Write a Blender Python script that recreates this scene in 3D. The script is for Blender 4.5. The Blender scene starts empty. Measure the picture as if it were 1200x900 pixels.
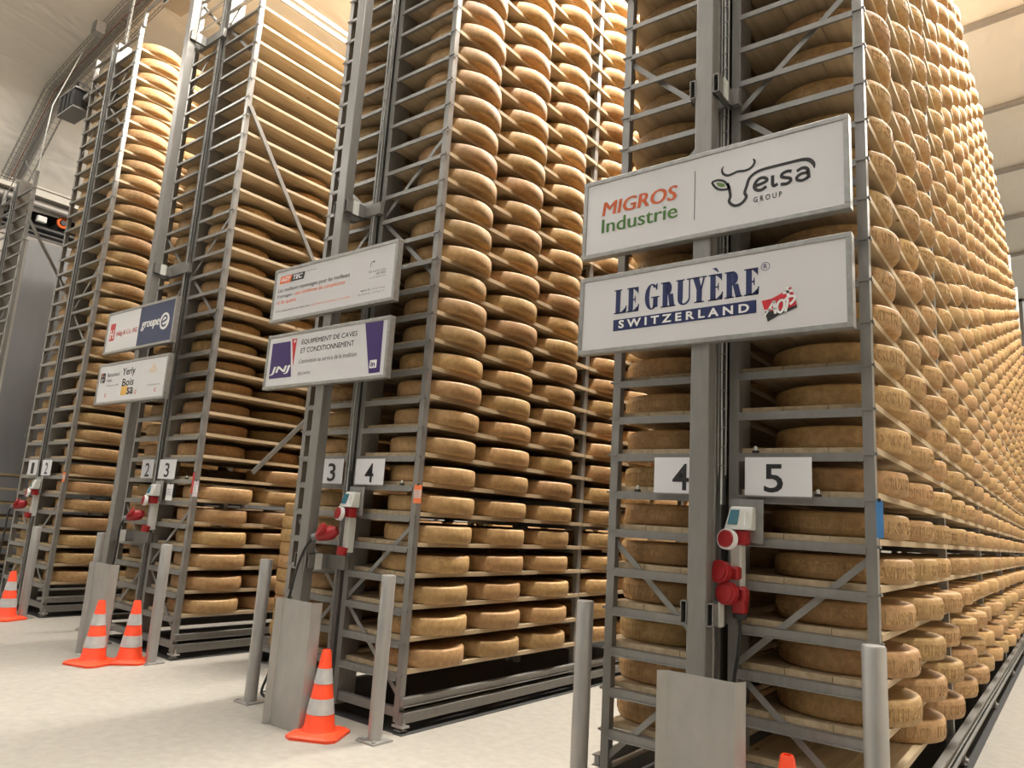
import bpy, math, random
import numpy as np
from mathutils import Vector, Matrix
random.seed(7)
PI = math.pi
scene = bpy.context.scene
col = scene.collection

# ------------------------------------------------------------------ camera
YAW, PITCH, ROLL = math.radians(-38.394), math.radians(10.506), math.radians(3.5635)
CAM = Vector((0, 0, 1.45))
fw = Vector((math.sin(YAW)*math.cos(PITCH), math.cos(YAW)*math.cos(PITCH), math.sin(PITCH)))
rt = Vector((math.cos(YAW), -math.sin(YAW), 0))
up = rt.cross(fw)
r2 = rt*math.cos(ROLL) + up*math.sin(ROLL)
u2 = -rt*math.sin(ROLL) + up*math.cos(ROLL)
cd = bpy.data.cameras.new('camera'); cam = bpy.data.objects.new('camera', cd); col.objects.link(cam)
mw = Matrix((r2, u2, -fw)).transposed().to_4x4(); mw.translation = CAM
cam.matrix_world = mw
cd.sensor_width = 36; cd.lens = 862.14/1200*36; cd.clip_start = .05; cd.clip_end = 300
scene.camera = cam

# ------------------------------------------------------------------ view, world
scene.view_settings.view_transform = 'Standard'
scene.view_settings.look = 'None'
scene.view_settings.gamma = 1
scene.view_settings.use_curve_mapping = False
scene.view_settings.exposure = 0.0
w = bpy.data.worlds.new('world'); scene.world = w; w.use_nodes = True
w.node_tree.nodes['Background'].inputs[0].default_value = (1.0, .96, .9, 1)
w.node_tree.nodes['Background'].inputs[1].default_value = .03
LAMP_W = 540          # aisle lamp power
HALL_W = 41

# ------------------------------------------------------------------ materials
def mat(name, colr, rough=.6, metal=0., noise=0., nscale=20., bump=0., bscale=60., stretch=None, spec=.5, coat=0., emis=0.):
    m = bpy.data.materials.new(name); m.use_nodes = True
    nt = m.node_tree; b = nt.nodes['Principled BSDF']
    b.inputs['Base Color'].default_value = (*colr, 1)
    b.inputs['Roughness'].default_value = rough; b.inputs['Metallic'].default_value = metal
    b.inputs['Specular IOR Level'].default_value = spec
    b.inputs['Coat Weight'].default_value = coat; b.inputs['Coat Roughness'].default_value = .12
    if emis:
        b.inputs['Emission Color'].default_value = (*colr, 1); b.inputs['Emission Strength'].default_value = emis
    if noise or bump:
        tc = nt.nodes.new('ShaderNodeTexCoord'); mp = nt.nodes.new('ShaderNodeMapping')
        nt.links.new(tc.outputs['Object'], mp.inputs[0])
        if stretch: mp.inputs['Scale'].default_value = stretch
    if noise:
        n = nt.nodes.new('ShaderNodeTexNoise'); n.inputs['Scale'].default_value = nscale; n.inputs['Detail'].default_value = 5
        nt.links.new(mp.outputs[0], n.inputs['Vector'])
        mx = nt.nodes.new('ShaderNodeMix'); mx.data_type = 'RGBA'
        lo = [max(0, c*(1-noise)) for c in colr]; hi = [min(1, c*(1+noise)) for c in colr]
        mx.inputs[6].default_value = (*lo, 1); mx.inputs[7].default_value = (*hi, 1)
        cr = nt.nodes.new('ShaderNodeMapRange'); cr.inputs[1].default_value = .3; cr.inputs[2].default_value = .7
        nt.links.new(n.outputs[0], cr.inputs[0]); nt.links.new(cr.outputs[0], mx.inputs[0])
        nt.links.new(mx.outputs[2], b.inputs['Base Color'])
    if bump:
        n2 = nt.nodes.new('ShaderNodeTexNoise'); n2.inputs['Scale'].default_value = bscale; n2.inputs['Detail'].default_value = 4
        nt.links.new(mp.outputs[0], n2.inputs['Vector'])
        bp = nt.nodes.new('ShaderNodeBump'); bp.inputs['Strength'].default_value = bump; bp.inputs['Distance'].default_value = .01
        nt.links.new(n2.outputs[0], bp.inputs['Height']); nt.links.new(bp.outputs[0], b.inputs['Normal'])
    return m

STEEL = mat('galvanised_steel', (.27, .263, .25), .42, .5, .08, 9, stretch=(3, 3, .5))
STEEL_D = mat('mast_steel', (.25, .243, .23), .45, .5, .08, 8, stretch=(3, 3, .6))
BRUSH = mat('brushed_steel', (.40, .39, .375), .4, .6, .07, 6, stretch=(2, 2, 1))
ALU = mat('sign_aluminium', (.33, .33, .32), .4, .6, .12, 25)
WHITEP = mat('sign_white', (.66, .66, .68), .22, 0, coat=.3)
CARD = mat('card_white', (.68, .69, .72), .5)
BLACK = mat('black_print', (.012, .012, .014), .5)
RUBBER = mat('black_rubber', (.02, .02, .02), .5)
NAVY = mat('navy_print', (.012, .022, .10), .35)
MIGR = mat('rust_orange_print', (.55, .09, .010), .4)
GREEN = mat('green_print', (.05, .16, .02), .4)
LEAF = mat('leaf_green_print', (.12, .22, .05), .4)
REDP = mat('red_print', (.55, .02, .03), .4)
PURP = mat('purple_print', (.035, .012, .13), .4)
ORANP = mat('orange_print', (.85, .16, .03), .4)
BLUEP = mat('slate_blue_print', (.015, .03, .10), .4)
GREYP = mat('grey_print', (.16, .16, .17), .5)
OCHRE = mat('ochre_print', (.72, .42, .08), .4)
WHITEPR = mat('white_print', (.8, .8, .8), .4)
REDPL = mat('red_plastic', (.33, .012, .015), .4)
WHPL = mat('white_plastic', (.62, .63, .60), .4)
TEAL = mat('teal_display', (.01, .12, .17), .3)
ORANGE = mat('orange_cone', (.85, .07, .02), .45, noise=.1, nscale=12)
REFL = mat('reflective_band', (.55, .55, .55), .35, .2, noise=.12, nscale=18)
ORTAG = mat('orange_tag', (.85, .2, .06), .6)
TAGW = mat('tag_paper', (.7, .55, .5), .6)
BLUETAG = mat('blue_tag', (.06, .22, .5), .6)
PINKTAG = mat('pale_tag', (.68, .6, .64), .5)
CONCR = mat('concrete_floor', (.285, .268, .235), .6, 0, .09, 14, .12, 150)
TARP = mat('grey_tarpaulin', (.25, .255, .265), .38, 0, .25, .8, .5, 1.2, stretch=(1, 1, .4))
DARK = mat('dark_recess', (.02, .02, .022), .7)  # near black; holds the painted shade under the racks, also recess and motors
WALLW = mat('white_wall_panel', (.62, .59, .53), .7, 0, .05, 3)
STONE = mat('dark_slot', (.03, .03, .03), .8)

def ceiling_mat():
    m = mat('roof_membrane', (.74, .71, .65), .5, 0, .05, .5)
    nt = m.node_tree; b = nt.nodes['Principled BSDF']
    tc = nt.nodes.new('ShaderNodeTexCoord'); mp = nt.nodes.new('ShaderNodeMapping')
    mp.inputs['Scale'].default_value = (1.0, .42, .6); mp.inputs['Rotation'].default_value = (0, 0, .35)
    nt.links.new(tc.outputs['Object'], mp.inputs[0])
    n = nt.nodes.new('ShaderNodeTexNoise'); n.inputs['Scale'].default_value = .9; n.inputs['Detail'].default_value = 3; n.inputs['Distortion'].default_value = .9
    nt.links.new(mp.outputs[0], n.inputs['Vector'])
    bp = nt.nodes.new('ShaderNodeBump'); bp.inputs['Strength'].default_value = .55; bp.inputs['Distance'].default_value = .25
    nt.links.new(n.outputs[0], bp.inputs['Height']); nt.links.new(bp.outputs[0], b.inputs['Normal'])
    return m
ROOF = ceiling_mat()

def wood_mat():
    m = bpy.data.materials.new('spruce_board'); m.use_nodes = True
    nt = m.node_tree; b = nt.nodes['Principled BSDF']; b.inputs['Roughness'].default_value = .65
    tc = nt.nodes.new('ShaderNodeTexCoord'); mp = nt.nodes.new('ShaderNodeMapping'); mp.inputs['Scale'].default_value = (14, .8, 14)
    ge = nt.nodes.new('ShaderNodeNewGeometry')
    nt.links.new(ge.outputs['Position'], mp.inputs[0])
    n = nt.nodes.new('ShaderNodeTexNoise'); n.inputs['Scale'].default_value = 1.6; n.inputs['Detail'].default_value = 5
    nt.links.new(mp.outputs[0], n.inputs['Vector'])
    cr = nt.nodes.new('ShaderNodeValToRGB')
    cr.color_ramp.elements[0].position = .3; cr.color_ramp.elements[0].color = (.40, .30, .18, 1)
    cr.color_ramp.elements[1].position = .7; cr.color_ramp.elements[1].color = (.58, .46, .30, 1)
    nt.links.new(n.outputs[0], cr.inputs[0])
    v = nt.nodes.new('ShaderNodeTexVoronoi'); v.inputs['Scale'].default_value = 2.6
    mp2 = nt.nodes.new('ShaderNodeMapping'); mp2.inputs['Scale'].default_value = (1.6, .8, 1.6)
    nt.links.new(ge.outputs['Position'], mp2.inputs[0]); nt.links.new(mp2.outputs[0], v.inputs['Vector'])
    r = nt.nodes.new('ShaderNodeMapRange'); r.inputs[1].default_value = .035; r.inputs[2].default_value = .06; r.inputs[3].default_value = 1; r.inputs[4].default_value = 0
    nt.links.new(v.outputs['Distance'], r.inputs[0])
    mx = nt.nodes.new('ShaderNodeMix'); mx.data_type = 'RGBA'; mx.inputs[7].default_value = (.18, .09, .03, 1)
    nt.links.new(r.outputs[0], mx.inputs[0]); nt.links.new(cr.outputs[0], mx.inputs[6]); nt.links.new(mx.outputs[2], b.inputs['Base Color'])
    return m
WOOD = wood_mat()

def cheese_mat():
    m = bpy.data.materials.new('cheese_rind'); m.use_nodes = True
    nt = m.node_tree; b = nt.nodes['Principled BSDF']; b.inputs['Roughness'].default_value = .55
    ge = nt.nodes.new('ShaderNodeNewGeometry')
    n = nt.nodes.new('ShaderNodeTexNoise'); n.inputs['Scale'].default_value = 26; n.inputs['Detail'].default_value = 6; n.inputs['Roughness'].default_value = .7
    nt.links.new(ge.outputs['Position'], n.inputs['Vector'])
    cr = nt.nodes.new('ShaderNodeValToRGB')
    cr.color_ramp.elements[0].position = .28; cr.color_ramp.elements[0].color = (.30, .160, .05, 1)
    cr.color_ramp.elements[1].position = .75; cr.color_ramp.elements[1].color = (.56, .340, .125, 1)
    nt.links.new(n.outputs[0], cr.inputs[0])
    # wheel to wheel tint : object random + per wheel attribute of the far mass
    oi = nt.nodes.new('ShaderNodeObjectInfo'); at = nt.nodes.new('ShaderNodeAttribute'); at.attribute_name = 'tint'
    ad = nt.nodes.new('ShaderNodeMath'); ad.operation = 'ADD'; nt.links.new(oi.outputs['Random'], ad.inputs[0]); nt.links.new(at.outputs['Fac'], ad.inputs[1])
    fr = nt.nodes.new('ShaderNodeMath'); fr.operation = 'FRACT'; nt.links.new(ad.outputs[0], fr.inputs[0])
    hs = nt.nodes.new('ShaderNodeHueSaturation')
    a = nt.nodes.new('ShaderNodeMapRange'); a.inputs[3].default_value = .492; a.inputs[4].default_value = .508; nt.links.new(fr.outputs[0], a.inputs[0])
    mu = nt.nodes.new('ShaderNodeMath'); mu.operation = 'MULTIPLY'; mu.inputs[1].default_value = 7.3; nt.links.new(fr.outputs[0], mu.inputs[0])
    f2 = nt.nodes.new('ShaderNodeMath'); f2.operation = 'FRACT'; nt.links.new(mu.outputs[0], f2.inputs[0])
    v = nt.nodes.new('ShaderNodeMapRange'); v.inputs[3].default_value = .86; v.inputs[4].default_value = 1.12; nt.links.new(f2.outputs[0], v.inputs[0])
    nt.links.new(a.outputs[0], hs.inputs['Hue']); nt.links.new(v.outputs[0], hs.inputs['Value']); hs.inputs['Saturation'].default_value = .93
    nt.links.new(cr.outputs[0], hs.inputs['Color']); nt.links.new(hs.outputs[0], b.inputs['Base Color'])
    n2 = nt.nodes.new('ShaderNodeTexNoise'); n2.inputs['Scale'].default_value = 120; n2.inputs['Detail'].default_value = 3
    nt.links.new(ge.outputs['Position'], n2.inputs['Vector'])
    bp = nt.nodes.new('ShaderNodeBump'); bp.inputs['Strength'].default_value = .35; bp.inputs['Distance'].default_value = .004
    nt.links.new(n2.outputs[0], bp.inputs['Height']); nt.links.new(bp.outputs[0], b.inputs['Normal'])
    return m
CHEESE = cheese_mat()
LAMPM = mat('lamp_diffuser', (1, .97, .92), .5, emis=9)

# ------------------------------------------------------------------ mesh helpers
class MB:
    def __init__(s): s.v = []; s.f = []
    def hexa(s, p):
        n = len(s.v); s.v += [tuple(q) for q in p]
        s.f += [tuple(n+i for i in f) for f in ((0,3,2,1),(4,5,6,7),(0,1,5,4),(1,2,6,5),(2,3,7,6),(3,0,4,7))]
        return s
    def box(s, x0, x1, y0, y1, z0, z1):
        return s.hexa([(x0,y0,z0),(x1,y0,z0),(x1,y1,z0),(x0,y1,z0),(x0,y0,z1),(x1,y0,z1),(x1,y1,z1),(x0,y1,z1)])
    def bar(s, a, b, wd, th, ref=(0, 1, 0)):
        a = Vector(a); b = Vector(b); d = (b-a).normalized(); t = Vector(ref); t = (t - d*t.dot(d)).normalized(); n = d.cross(t)
        n *= wd/2; t *= th/2
        return s.hexa([a-n-t, a+n-t, a+n+t, a-n+t, b-n-t, b+n-t, b+n+t, b-n+t])
    def tube(s, pts, r, seg=10, cap=True):
        P = [Vector(p) for p in pts]; n0 = len(s.v)
        R = r if isinstance(r, (list, tuple)) else [r]*len(P)
        ref = None
        for i, p in enumerate(P):
            d = (P[min(i+1, len(P)-1)] - P[max(i-1, 0)]).normalized()
            if ref is None:
                ref = Vector((0, 0, 1)) if abs(d.z) < .9 else Vector((1, 0, 0))
            a = (ref - d*ref.dot(d)).normalized(); b = d.cross(a); ref = a
            for k in range(seg):
                t = 2*PI*k/seg; s.v.append(tuple(p + (a*math.cos(t) + b*math.sin(t))*R[i]))
        for i in range(len(P)-1):
            for k in range(seg):
                k2 = (k+1) % seg
                s.f.append((n0+i*seg+k, n0+i*seg+k2, n0+(i+1)*seg+k2, n0+(i+1)*seg+k))
        if cap:
            s.f.append(tuple(n0+k for k in reversed(range(seg)))); s.f.append(tuple(n0+(len(P)-1)*seg+k for k in range(seg)))
        return s
    def lathe(s, prof, seg=32, c=(0, 0, 0), cap=True):
        n0 = len(s.v); m = len(prof)
        for (r, z) in prof:
            for k in range(seg):
                t = 2*PI*k/seg; s.v.append((c[0]+r*math.cos(t), c[1]+r*math.sin(t), c[2]+z))
        for i in range(m-1):
            for k in range(seg):
                k2 = (k+1) % seg
                s.f.append((n0+i*seg+k, n0+i*seg+k2, n0+(i+1)*seg+k2, n0+(i+1)*seg+k))
        if cap:
            s.f.append(tuple(n0+k for k in reversed(range(seg)))); s.f.append(tuple(n0+(m-1)*seg+k for k in range(seg)))
        return s
    def prism(s, poly, y0, y1):          # poly in (x,z) seen from -y, counter-clockwise
        n = len(s.v); m = len(poly)
        s.v += [(x, y0, z) for x, z in poly] + [(x, y1, z) for x, z in poly]
        s.f.append(tuple(n+i for i in range(m))); s.f.append(tuple(n+m+i for i in reversed(range(m))))
        for i in range(m):
            j = (i+1) % m; s.f.append((n+j, n+i, n+m+i, n+m+j))
        return s
    def build(s, name, m, parent=None, smooth=False, loc=None, bevel=0):
        me = bpy.data.meshes.new(name); me.from_pydata(s.v, [], s.f); me.update()
        me.materials.append(m)
        o = bpy.data.objects.new(name, me); col.objects.link(o)
        if parent: o.parent = parent
        if loc: o.location = loc
        if smooth:
            me.polygons.foreach_set('use_smooth', [True]*len(me.polygons))
            try: me.set_sharp_from_angle(angle=math.radians(35))
            except Exception: pass
        if bevel:
            b = o.modifiers.new('bevel', 'BEVEL'); b.width = bevel; b.segments = 2; b.limit_method = 'ANGLE'
        return o

def tag(o, label=None, cat=None, group=None, kind=None):
    if label: o['label'] = label
    if cat: o['category'] = cat
    if group: o['group'] = group
    if kind: o['kind'] = kind
    return o
def empty(name, loc, rz=0.):
    o = bpy.data.objects.new(name, None); col.objects.link(o); o.location = loc; o.rotation_euler = (0, 0, rz); o.empty_display_size = .1
    return o

NTH = ['', '1st', '2nd', '3rd']+['%dth' % i for i in range(4, 21)]+['21st', '22nd', '23rd']
ORD = ['', 'first', 'second', 'third', 'fourth', 'fifth', 'sixth', 'seventh', 'eighth', 'ninth', 'tenth', 'eleventh', 'twelfth', 'thirteenth', 'fourteenth', 'fifteenth', 'sixteenth', 'seventeenth', 'eighteenth', 'nineteenth', 'twentieth', 'twenty-first', 'twenty-second', 'twenty-third', 'twenty-fourth', 'twenty-fifth', 'twenty-sixth', 'twenty-seventh', 'twenty-eighth', 'twenty-ninth', 'thirtieth']

# flat text -> mesh in the x-z plane, facing -y, scaled into the box (x0,z0)-(x1,z1)
def text_mesh(txt, weight=0.):
    cu = bpy.data.curves.new('t', 'FONT'); cu.body = txt; cu.size = 1; cu.offset = weight; cu.extrude = 0; cu.resolution_u = 3
    o = bpy.data.objects.new('t', cu); col.objects.link(o)
    dg = bpy.context.evaluated_depsgraph_get(); dg.update()
    me = bpy.data.meshes.new_from_object(o.evaluated_get(dg))
    v = [(p.co.x, p.co.y) for p in me.vertices]; f = [tuple(p.vertices) for p in me.polygons]
    bpy.data.objects.remove(o); bpy.data.meshes.remove(me); bpy.data.curves.remove(cu)
    return v, f
def text(txt, x0, x1, z0, z1, y, m, parent, weight=0., shear=0., name='lettering', bold=0.):
    v, f = text_mesh(txt, weight)
    ax = min(p[0] for p in v); bx = max(p[0] for p in v); az = min(p[1] for p in v); bz = max(p[1] for p in v)
    me = bpy.data.meshes.new(name)
    P = []
    for (a, b) in v:
        t = (b-az)/(bz-az)
        P.append((x0 + (a-ax)/(bx-ax)*(x1-x0-shear) + shear*t, y, z0 + t*(z1-z0)))
    if bold:
        n = len(P); P0 = list(P); f0 = list(f)
        for q, dx in enumerate((-bold, -bold/2, bold/2, bold)):
            P += [(a+dx, y-.0001*(q+1), c) for a, _, c in P0]; f = f + [tuple(n*(q+1)+i for i in t) for t in f0]
    me.from_pydata(P, [], f); me.update(); me.materials.append(m)
    o = bpy.data.objects.new(name, me); col.objects.link(o); o.parent = parent
    return o
def flat(name, polys, y, m, parent):
    b = MB()
    for p in polys:
        n = len(b.v); b.v += [(x, y, z) for x, z in p]; b.f.append(tuple(range(n, n+len(p))))
    return b.build(name, m, parent)
def ring_poly(b, cx, cz, rx, rz, th, y, a0=0, a1=2*PI, seg=28):
    n = len(b.v)
    for i in range(seg+1):
        t = a0+(a1-a0)*i/seg
        b.v += [(cx+rx*math.cos(t), y, cz+rz*math.sin(t)), (cx+(rx-th)*math.cos(t), y, cz+(rz-th)*math.sin(t))]
    for i in range(seg): b.f.append((n+2*i, n+2*i+2, n+2*i+3, n+2*i+1))
def stroke(b, pts, wd, y):               # flat ribbon along a smooth polyline in x-z; wd number or per-point list
    # catmull-rom
    P = [Vector(p) for p in pts]; W = wd if isinstance(wd, list) else [wd]*len(P)
    Q = []; WW = []
    for i in range(len(P)-1):
        p0 = P[max(i-1, 0)]; p1 = P[i]; p2 = P[i+1]; p3 = P[min(i+2, len(P)-1)]
        for k in range(6):
            t = k/6
            Q.append(.5*((2*p1)+(-p0+p2)*t+(2*p0-5*p1+4*p2-p3)*t*t+(-p0+3*p1-3*p2+p3)*t**3)); WW.append(W[i]*(1-t)+W[i+1]*t)
    Q.append(P[-1]); WW.append(W[-1])
    n = len(b.v)
    for i, q in enumerate(Q):
        d = (Q[min(i+1, len(Q)-1)]-Q[max(i-1, 0)]).normalized(); nn = Vector((-d.y, d.x))*WW[i]*.58
        b.v += [(q.x+nn.x, y, q.y+nn.y), (q.x-nn.x, y, q.y-nn.y)]
    for i in range(len(Q)-1): b.f.append((n+2*i, n+2*i+1, n+2*i+3, n+2*i+2))

# ------------------------------------------------------------------ the setting
o = MB().box(-17.5, 9, -18, 32, -.2, 0).build('floor', CONCR); tag(o, kind='structure')
# roof membrane: a profile in x-z run along y, folds between the hoops
prof = [(-16.4, 6.9), (-15.8, 7.35), (-14.35, 8.72), (-13.0, 8.98), (-11.3, 9.27), (-8, 9.7), (-3, 10.2), (0, 10.4), (3, 10.5), (6, 10.4), (9, 10.0)]
fine = []
for i in range(len(prof)-1):
    for k in range(6):
        t = k/6; fine.append((prof[i][0]*(1-t)+prof[i+1][0]*t, prof[i][1]*(1-t)+prof[i+1][1]*t))
fine.append(prof[-1])
ys = np.arange(-18, 32.01, .25); b = MB()
for y in ys:
    ph = ((y-1.3) % 3.05)/3.05; sag = math.sin(PI*ph)**.6*.10
    for (x, z) in fine: b.v.append((x, float(y), z-sag*.0+sag))
nx = len(fine)
for j in range(len(ys)-1):
    for i in range(nx-1):
        b.f.append((j*nx+i, (j+1)*nx+i, (j+1)*nx+i+1, j*nx+i+1))
o = b.build('ceiling', ROOF, smooth=True); tag(o, kind='structure')
SEAM = mat('seam_rail', (.34, .32, .30), .5, .4)
for k in range(10):
    y = 1.3+3.05*k - 3.05
    b = MB()
    for i in range(len(prof)-1):
        a = prof[i]; c = prof[i+1]; b.bar((a[0], y, a[1]-.05), (c[0], y, c[1]-.05), .09, .09)
    o = b.build('trim_%d' % (k+1), SEAM); tag(o, kind='structure')
# left side wall: tarpaulin, white panel, dark service recess
b = MB(); N = 60
for i in range(N+1):
    y = 4.75+i*.2; x = -15.8+.05*math.sin(y*2.3)+.03*math.sin(y*5.1)
    b.v += [(x, y, 0), (x+.03*math.sin(y*3), y, 3), (x, y, 6.22)]
for i in range(N):
    for k in range(2): b.f.append((3*i+k, 3*i+3+k, 3*i+4+k, 3*i+1+k))
o = b.build('tarpaulin', TARP, smooth=True); tag(o, 'large grey tarpaulin hung along the left wall behind the racks', 'tarpaulin')
t = text('413', -15.7+.0, -15.1, 2.35, 2.6, 0, GREYP, o, .01)
t.data.transform(Matrix.Translation((15.7, 0, 0))); t.data.transform(Matrix.Rotation(PI/2, 4, 'Z')); t.data.transform(Matrix.Translation((-15.70, 5.2, 0)))
t.data.materials[0] = mat('pale_print', (.30, .31, .32), .5)
o = MB().box(-16.1, -15.95, -18, 32, 0, 6.22).build('wall_left', WALLW); tag(o, kind='structure')
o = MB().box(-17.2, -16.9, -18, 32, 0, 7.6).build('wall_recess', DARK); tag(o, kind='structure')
o = MB().box(-16.95, -15.95, -18, 32, 6.2, 6.3).build('trim_11', SEAM); tag(o, kind='structure')
o = MB().box(-16.0, -15.8, -18, 32, 7.1, 7.24).box(-16.05, -15.75, -18, 32, 7.24, 7.27).build('trim_12', WALLW); tag(o, kind='structure')
b = MB().tube([(-15.9, 1, 6.96), (-15.9, 20, 6.96)], .07, 12)
tag(b.build('duct_pipe', SEAM, smooth=True), 'long grey pipe under the eaves rail on the left wall', 'pipe')
for z, r in ((6.62, .025), (6.5, .02), (6.4, .03)):
    tag(MB().tube([(-16.2, 1, z), (-16.2, 20, z)], r, 8).build('service_pipe', STEEL, smooth=True),
        {6.62: 'thin pipe in the dark recess, topmost of three', 6.5: 'thin pipe in the dark recess, middle of three', 6.4: 'thickest pipe in the dark recess, lowest of three'}[z], 'pipe', 'pipes in the dark wall recess')
r_ = empty('wall_box', (-16.0, 4.93, 6.72)); tag(r_, 'small white control box in the dark recess over the grey tarpaulin', 'box')
MB().box(-.05, .05, -.085, .085, -.06, .06).build('housing', WHPL, r_, bevel=.01); MB().box(.05, .056, -.07, .07, -.045, .045).build('lid', WHPL, r_)
r_ = empty('hose_reel', (-16.05, 5.33, 6.80)); MB().box(-.75, -.12, -.03, .03, -.03, .03).build('mounting_arm', STEEL, r_); tag(r_, 'small orange reel in the dark wall recess', 'reel')
b = MB()
for i in range(24):
    a0 = 2*PI*i/24; a1 = 2*PI*(i+1)/24
    b.tube([(0, .09*math.cos(a0), .09*math.sin(a0)), (0, .09*math.cos(a1), .09*math.sin(a1))], .03, 8, False)
b.build('coil', ORANP, r_, smooth=True); MB().tube([(-.15, 0, 0), (.03, 0, 0)], .05, 12).build('hub', RUBBER, r_, smooth=True)
# end wall with a window and a right wall
b = MB().box(-17.2, -3.4, 31, 31.2, 0, 11).box(.2, 9, 31, 31.2, 0, 11).box(-3.4, .2, 31, 31.2, 0, 4).box(-3.4, .2, 31, 31.2, 10.4, 11)
o = b.build('wall_back', WALLW); tag(o, kind='structure')
b = MB().box(-3.4, .2, 30.95, 31.05, 4, 4.12).box(-3.4, .2, 30.95, 31.05, 10.28, 10.4)
for x in (-3.4, -2.5, -1.6, -.7, .08): b.box(x, x+.12, 30.95, 31.05, 4, 10.4)
for z in (6.1, 8.2): b.box(-3.4, .2, 30.96, 31.04, z, z+.08)
o = b.build('window_1', SEAM); tag(o, kind='structure')
g = mat('window_glass', (.8, .85, .85), .3, emis=.35)
MB().box(-3.4, .2, 31.0, 31.02, 4, 10.4).build('pane', g, o)
o = MB().box(8.8, 9, -18, 32, 0, 10.6).build('wall_right', WALLW); tag(o, kind='structure')

# lamps ---------------------------------------------------------------
def lamp(x, y, z, power, label, L=1.5, spread=180, grp='hanging lamps', colr=(1, .94, .85), roof_fill=.03):
    r = empty('hanging_lamp', (x, y, z)); tag(r, label, 'lamp', grp)
    MB().box(-.12, .12, -L/2, L/2, .0, .07).build('housing', ALU, r, bevel=.01)
    MB().box(-.105, .105, -L/2+.02, L/2-.02, -.012, 0).build('diffuser', LAMPM, r)
    for s in (-1, 1): MB().tube([(0, s*L*.4, .07), (0, s*L*.4, max(.1, 9.5+.1*(x+9)-z))], .006, 6).build('suspension_wire', STEEL, r)
    ld = bpy.data.lights.new('lamp_light', 'AREA'); ld.shape = 'RECTANGLE'; ld.size = .3; ld.size_y = L*1.3; ld.energy = power; ld.color = colr; ld.spread = math.radians(spread)
    lo = bpy.data.objects.new('lamp_light', ld); col.objects.link(lo); lo.parent = r; lo.location = (0, 0, -.03)
    ld = bpy.data.lights.new('roof_fill_light', 'AREA'); ld.shape = 'RECTANGLE'; ld.size = .2; ld.size_y = L*1.1; ld.energy = power*roof_fill; ld.color = colr  # added upward fill that brightens the roof, not a seen source
    lo = bpy.data.objects.new('roof_fill_light', ld); col.objects.link(lo); lo.parent = r; lo.location = (0, 0, .09); lo.rotation_euler = (PI, 0, 0)
AIS = [(.95, 'right of the nearest rack', 9.7, .68, (4.0, 6.4, 9.0, 11.4, 14.5, 18.0, 22.0)), (-2.45, 'between nearest and middle racks', 9.5, 1.0, (3.8, 6.2, 8.4, 10.4, 13.5)), (-5.45, 'left of the middle rack', 9.2, .75, (3.8, 6.2, 8.2, 10.2, 12.4)), (-8.5, 'left of the half-empty rack', 8.95, .5, (4.0, 7.8, 10.0, 12.4)), (-12.1, 'left of the left rack', 8.6, .4, (.6,))]
for ax, nm, lz, pw, yy in AIS:
    for j, y in enumerate(yy):
        lamp(ax, y, lz, LAMP_W*pw, 'long hanging lamp over the aisle %s, %s' % (nm, ['nearest the front', 'next after the front one', '3rd back', '4th back', '5th back', '6th back', 'deepest'][j]), 1.8)
for i, hx in enumerate((-14, -9.5, -5, -.5)):
    for j, y in enumerate((-1.5, -7.5, -13.5)):
        lamp(hx, y, 8.6, HALL_W, 'long hanging lamp over the open hall, %s row, %s' % (['front', 'middle', 'rear'][j], ['leftmost', 'left of centre', 'right of centre', 'rightmost'][i]), 1.8, colr=(.94, .965, 1), roof_fill=2.2, spread=112)

# ------------------------------------------------------------------ racks
Z0, DZ = .358, .2147
ZL = lambda k: Z0+DZ*k
RW = 1.41
RACKS = {   # x of right outer face, yaw, module length, frames
    'D': dict(x=-.79, rot=math.radians(.87), mod=2.40, n=7, top=7.78, lab=('nearest tall steel cheese rack, behind the two largest signs', 'nearest')),
    'C': dict(x=-3.79, rot=math.radians(0), mod=2.20, n=4, top=7.78, lab=('tall steel cheese rack behind the sign with purple blocks', 'middle')),
    'B': dict(x=-6.81, rot=math.radians(-.35), mod=2.20, n=4, top=7.78, lab=('tall steel rack with sparsely filled boards behind the two cones', 'half-empty')),
    'A': dict(x=-9.83, rot=math.radians(-.2), mod=2.20, n=3, top=7.78, lab=('full steel cheese rack with yellow-lit wheels at the left', 'left')),
    'Z': dict(x=-12.87, rot=0, mod=2.20, n=3, top=6.45, lab=('lower steel rack at the left edge with bare boards', 'edge')),
}
YF = 3.77
def RP(rk, x, y, z):                     # rack-local -> world
    R = RACKS[rk]; c, s = math.cos(R['rot']), math.sin(R['rot'])
    return Vector((R['x']+x*c-y*s, YF+x*s+y*c, z))
def rung_mb(b, x0, x1, z, y0=.0):        # a folded channel with a lip; the face towards the front
    b.box(x0, x1, y0-.004, y0, z-.032, z+.008)
    b.box(x0, x1, y0, y0+.045, z+.005, z+.009)
    b.box(x0, x1, y0-.02, y0-.004, z-.035, z-.030)
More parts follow.
